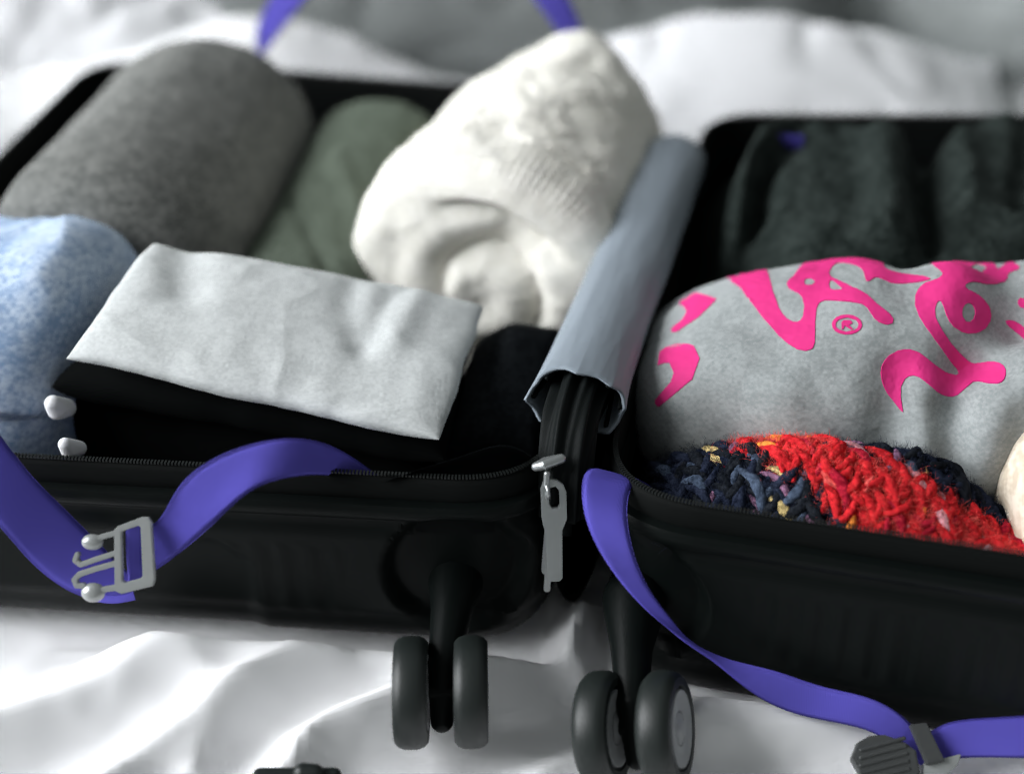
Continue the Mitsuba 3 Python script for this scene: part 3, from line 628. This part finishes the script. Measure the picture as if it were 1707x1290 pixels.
# pink script printed on the cloth: outlines in the rolled cloth's own grid coordinates (row along the roll, column round it), raised half a millimetre
PRINTS = [([(32.1,123.2),(32.7,112.9),(33.3,116.7),(34.1,99.5),(35.5,83.4),(34.2,70.6),(32.4,62.4),(31.9,64.4),(31.8,67.8),(32.8,73.8),(33.1,82.0),(32.1,105.1)],[]),([(31.0,46.0),(31.6,48.2),(32.7,48.7),(33.7,47.6),(34.2,46.1),(34.8,39.2),(34.4,30.3),(31.6,16.9),(31.2,17.7),(31.2,19.6),(32.6,28.3),(32.8,32.2),(32.2,37.3),(31.6,37.2),(31.0,36.0)],[]),([(36.0,131.0),(37.0,107.0),(37.0,128.0),(38.0,112.0),(40.0,127.0),(44.6,109.6),(46.6,87.5),(49.0,75.9),(52.1,66.9),(54.1,63.5),(56.5,60.6),(59.0,58.9),(61.2,58.5),(62.8,59.3),(63.7,61.2),(63.9,66.1),(62.7,70.8),(61.2,73.1),(57.9,75.5),(56.1,77.4),(55.2,80.0),(55.2,81.3),(56.2,83.7),(58.0,86.5),(59.6,90.6),(64.0,117.0),(66.0,118.0),(68.0,122.0),(70.0,122.0),(72.0,111.0),(74.0,111.0),(76.0,112.0),(78.0,112.0),(81.0,111.0),(84.0,121.0),(86.0,121.0),(88.0,107.0),(98.0,107.0),(99.3,108.0),(99.9,106.0),(100.6,106.5),(100.8,104.4),(100.0,94.0),(100.3,89.9),(101.5,88.1),(103.3,87.2),(110.8,85.9),(117.8,82.9),(120.6,80.5),(120.4,80.1),(119.6,79.8),(111.7,79.7),(103.2,78.9),(96.9,80.2),(95.2,79.6),(92.8,76.9),(91.8,76.9),(91.1,78.4),(90.2,85.4),(88.0,91.2),(86.7,93.0),(85.1,94.4),(80.0,97.8),(78.8,97.7),(77.8,96.7),(76.0,92.9),(74.7,88.1),(74.6,85.9),(75.0,84.2),(75.8,82.7),(84.9,73.1),(92.0,69.1),(96.4,65.2),(102.5,61.4),(104.1,59.5),(103.8,57.8),(101.3,56.8),(97.9,57.3),(95.5,58.7),(92.0,63.3),(89.6,64.7),(73.0,68.0),(70.9,67.3),(70.3,66.6),(69.5,64.1),(69.3,58.1),(69.7,48.1),(69.1,45.9),(68.5,45.2),(65.8,44.4),(62.0,45.2),(57.7,47.8),(53.0,52.1),(45.1,62.5),(38.4,72.8),(37.8,76.4),(36.5,99.0)],[[(64.1,83.2),(65.9,83.3),(67.8,81.5),(68.1,80.0),(66.8,78.0),(64.5,77.9),(63.3,78.9),(63.0,81.9)],[(75.1,80.4),(76.1,80.2),(77.7,78.1),(80.5,73.1),(80.5,72.3),(77.2,72.5),(76.1,73.2),(75.2,74.2),(74.6,77.4)]]),([(90.3,55.6),(89.7,54.1),(88.1,52.9),(85.5,52.0),(82.9,51.8),(80.4,52.2),(78.6,53.0),(77.2,54.4),(76.8,56.1),(77.3,57.5),(78.7,58.9),(80.9,59.7),(83.5,60.0),(86.1,59.6),(88.3,58.7),(89.7,57.4)],[[(88.7,55.7),(88.2,54.6),(87.0,53.8),(83.3,52.9),(80.0,53.7),(78.8,54.6),(78.4,55.8),(78.8,56.9),(79.9,57.9),(83.5,58.8),(87.2,57.9),(88.3,57.0)]]),([(81.3,53.8),(81.0,56.6),(81.9,57.6),(84.9,57.7),(85.9,56.8),(85.6,56.3),(84.3,55.7),(86.4,54.1),(85.7,53.9),(82.4,55.4),(82.2,54.2)],[]),([(110.6,24.9),(103.7,31.3),(101.8,33.8),(100.5,36.5),(100.0,39.0),(100.3,41.5),(101.4,43.8),(103.2,45.8),(106.9,47.9),(109.6,48.6),(112.4,48.8),(116.4,48.0),(124.1,44.3),(129.4,42.6),(134.3,42.5),(135.5,43.3),(135.8,43.9),(135.0,46.0),(123.0,54.0),(118.7,57.7),(115.5,62.1),(113.8,67.4),(113.9,72.1),(114.8,74.6),(116.3,76.9),(118.6,78.5),(124.1,79.3),(125.7,80.6),(126.0,81.5),(125.9,82.7),(123.5,88.3),(122.9,90.9),(123.1,102.4),(122.2,98.0),(124.6,114.1),(125.0,102.0),(126.0,101.0),(127.0,95.0),(129.0,94.0),(135.0,118.0),(137.0,119.0),(142.0,119.0),(145.0,121.0),(148.0,121.0),(151.0,122.0),(155.0,122.0),(156.1,113.9),(158.9,116.7),(162.1,121.2),(164.2,121.4),(165.1,117.7),(166.4,115.1),(166.4,113.6),(165.3,113.0),(162.6,112.5),(160.8,111.2),(160.1,108.1),(158.7,105.9),(156.5,98.0),(152.8,90.3),(150.8,87.8),(146.9,84.0),(139.0,79.8),(136.8,78.1),(135.9,76.9),(136.1,76.5),(137.3,76.0),(142.7,76.2),(145.4,75.9),(147.6,75.0),(148.4,74.3),(149.1,72.4),(148.8,69.8),(146.5,65.3),(143.7,62.6),(141.9,61.4),(138.6,60.1),(135.5,59.7),(131.4,60.3),(129.2,61.7),(127.6,63.8),(126.1,67.2),(125.0,68.8),(124.1,68.8),(123.3,67.9),(122.5,65.2),(122.9,61.9),(124.2,59.9),(126.2,57.7),(130.6,54.6),(141.2,50.0),(142.6,49.8),(148.5,50.4),(151.2,49.9),(153.3,48.8),(154.8,47.0),(155.4,44.8),(155.2,42.3),(154.4,40.3),(153.2,38.9),(151.4,38.3),(147.9,38.6),(144.3,39.9),(142.2,39.7),(135.7,33.4),(133.5,32.4),(131.1,32.2),(128.5,32.5),(125.8,33.4),(117.1,38.4),(114.9,38.9),(112.8,38.6),(111.2,37.5),(109.7,34.4),(109.9,30.4),(111.5,24.6)],[[(141.3,68.9),(140.6,66.3),(139.0,64.4),(136.9,63.8),(135.2,64.8),(134.8,66.2),(135.0,67.9),(136.0,69.8),(137.3,71.1),(138.7,71.7),(140.2,71.4),(141.0,70.4)],[(144.8,115.2),(147.7,119.0),(148.7,118.9),(149.6,117.8),(150.9,115.5),(150.9,114.4),(150.5,113.2),(148.8,110.5),(144.3,94.8),(144.2,101.8),(141.5,91.5),(141.9,98.8),(139.9,90.0),(143.2,111.8)]]),([(158.4,75.3),(160.7,75.6),(163.2,74.8),(167.6,72.0),(174.1,66.5),(180.7,63.5),(182.6,61.4),(182.9,60.3),(182.6,59.3),(178.4,55.6),(175.0,54.0),(173.3,53.7),(171.7,53.9),(170.2,54.7),(168.9,56.4),(167.9,59.6),(167.3,64.6),(166.1,67.7),(163.3,70.7),(160.7,72.2),(157.3,73.5),(156.8,74.3),(157.0,74.7)],[]),([(163.0,84.9),(170.5,83.7),(173.8,81.9),(178.4,77.8),(180.0,75.3),(180.3,73.3),(179.7,73.0),(177.0,73.6),(173.8,75.3),(168.8,78.9),(163.0,81.0),(162.0,82.4),(162.1,83.6)],[])]
SP = roll(**{**SW, 'grid_only': True})[0]
SN = grid_normals(SP, True); SN = SN * np.sign((SN * (SP - SP.mean(1, keepdims=True))).sum())
def on_cloth(v):
    from scipy.ndimage import map_coordinates
    ij = [np.clip(v[:, 0], 0, SP.shape[0] - 1), np.mod(v[:, 1], SP.shape[1])]
    pick = lambda G: np.stack([map_coordinates(G[..., k], ij, order=1, mode='grid-wrap') for k in range(3)], 1)
    return pick(SP) + norm(pick(SN)) * (v[:, 2:] * .0009 - .0004)
for poly, holes in PRINTS:
    m_ = m3.CrossSection([A_(poly, float)] + [A_(h, float) for h in holes], m3.FillRule.EvenOdd).extrude(1.0).refine_to_length(2.2)
    v, f = man(m_)
    put(SWEAT + '__printed_letter', (on_cloth(v), f), 'm_pink', smooth=60)
m, uv = roll((.264, .475, .080), (.262, .59, .088), .040, .046, lip=.03, amp=.005, scale=20, seed=95, ns=60, nt=120)
put('cream_roll', m, 'm_cream', label='cream fluffy garment at the right edge beside the red knit', cat='garment')

# chunky knit
def knit_surf(u, v):
    """u 0..1 left to right, v 0..1 front to back"""
    x = .070 + .153 * u; yb = .519 - .246 * (x - .038)
    y = yb + .008 + .050 * v
    e = np.sin(math.pi * np.clip(u, 0, 1) ** .86) ** 1.15
    h = .031 * e * np.sin(math.pi * np.clip(.12 + .60 * v, 0, 1)) + .004 * nz(np.stack([x, y, 0 * x], -1), 30, 3)
    h = h + .012 * np.exp(-((u - .80) / .16) ** 2 - ((v - .95) / .22) ** 2)
    return np.stack([x, y, .083 + h], -1)
def chunky():
    K = 'chunky_knit'
    tag(K, 'chunky hand-knitted item in red and navy yarn at the front of the right half', 'knitwear')
    u, v = np.meshgrid(np.linspace(0, 1, 80), np.linspace(0, 1, 40), indexing='ij')
    put(K + '__base', (knit_surf(u, v) - [0, 0, .004], grid_faces(80, 40)) if 0 else ((knit_surf(u, v) - [0, 0, .004]).reshape(-1, 3), grid_faces(80, 40)), 'm_yarn_navy')
    r = np.random.default_rng(5)
    shapes = []
    for k in range(6):                                   # six shapes of stitch: a fat, slightly bent teardrop
        L = .0180 * r.uniform(.85, 1.2); b = r.uniform(.0015, .0045) * r.choice([-1, 1])
        s = np.linspace(0, 1, 17)
        p = np.stack([(s - .5) * L, b * np.sin(math.pi * s), .0016 * np.sin(math.pi * s)], 1)
        rad = .0025 * (np.sin(math.pi * (s * .92 + .04)) ** .6) * (1.1 - .35 * s)
        V, F = tube(p, rad, 12)
        n_ = 17 * 12; th_ = np.tile(np.arange(12) * math.pi / 6, 17); s_ = np.repeat(s, 12)      # two plies twisted together
        c_ = np.repeat(p, 12, 0); V[:n_] = c_ + (V[:n_] - c_) * (.86 + .24 * np.abs(np.sin(th_ + 9 * s_)))[:, None]
        V = V + .0003 * nz(V, 900, k)[:, None]
        shapes.append((V, F))
    plys = {}
    hair = []; hairn = []
    nu, nv = 27, 11
    pts = []
    for i in range(nu):
        for j in range(nv):
            uu = (i + .5 + r.uniform(-.25, .25)) / nu; vv = (j + .5 + r.uniform(-.25, .25)) / nv
            pts.append((uu, vv, i, j))
    for uu, vv, i, j in pts[:]:
        e = 1e-3
        p = knit_surf(A_(uu), A_(vv)); du = norm(knit_surf(A_(uu + e), A_(vv)) - p); dv = norm(knit_surf(A_(uu), A_(vv + e)) - p); n = norm(np.cross(du, dv))
        a = (1.0 if i % 2 else 2.1) + r.uniform(-.3, .3)
        d = math.cos(a) * du + math.sin(a) * dv
        # red upper and right, navy lower left and far right back
        f = min(vv * .7 + uu * 1.6 - .88, (uu - .20) * 3) + r.uniform(-.06, .06)
        red = f > 0 and not (uu > .50 and vv > .74)
        c = r.choice(['red', 'red', 'red', 'crimson', 'coral', 'orange', 'rose'], p=[.32, .22, .14, .14, .08, .045, .055]) if red else r.choice(['navy', 'black', 'mauve', 'slate', 'straw'], p=[.46, .28, .13, .11, .02])
        if uu > .55 and vv > .8 and not red: c = r.choice(['navy', 'black'])
        k = int(r.integers(6)); key = (k, c)
        if key not in plys: plys[key] = ply(shapes[k], 'm_yarn_' + c, smooth=True)
        y = np.cross(n, d); M = np.eye(4); sc = r.uniform(.85, 1.2)
        M[:3, 0], M[:3, 1], M[:3, 2], M[:3, 3] = d * sc, y * sc, n * sc, p + n * r.uniform(-.0005, .0022)
        kk = number(K + '__stitch')
        if len(STITCH) < 300: scene[kk] = {**plys[key], 'to_world': T(M)}; STITCH.append(kk)
        else: rest.append((shapes[k][0] @ M[:3, :3].T + M[:3, 3], shapes[k][1], c))
        for _ in range(60):
            q = p + n * .002 + du * r.normal(0, .004) + dv * r.normal(0, .004)
            dd = norm(n * r.uniform(.4, 1) + du * r.normal(0, .8) + dv * r.normal(0, .8))
            l = r.uniform(.002, .0065)
            hair.append((tube(A_([q, q + dd * l * .5 + du * r.normal(0, .0006), q + dd * l]), [.00009, .00008, .00004], 3, False), red))
    for nm, want, mt in (('red_fuzz', True, 'm_yarn_coral'), ('dark_fuzz', False, 'm_yarn_navy')):
        put(K + '__' + nm, cat_meshes([h for h, rd in hair if rd == want]), mt, kind='stuff')
    for c in sorted({x[2] for x in rest}):
        put(K + '__small_stitches', cat_meshes([(v, f) for v, f, cc in rest if cc == c]), 'm_yarn_' + c, kind='stuff')
STITCH, rest = [], []
chunky()
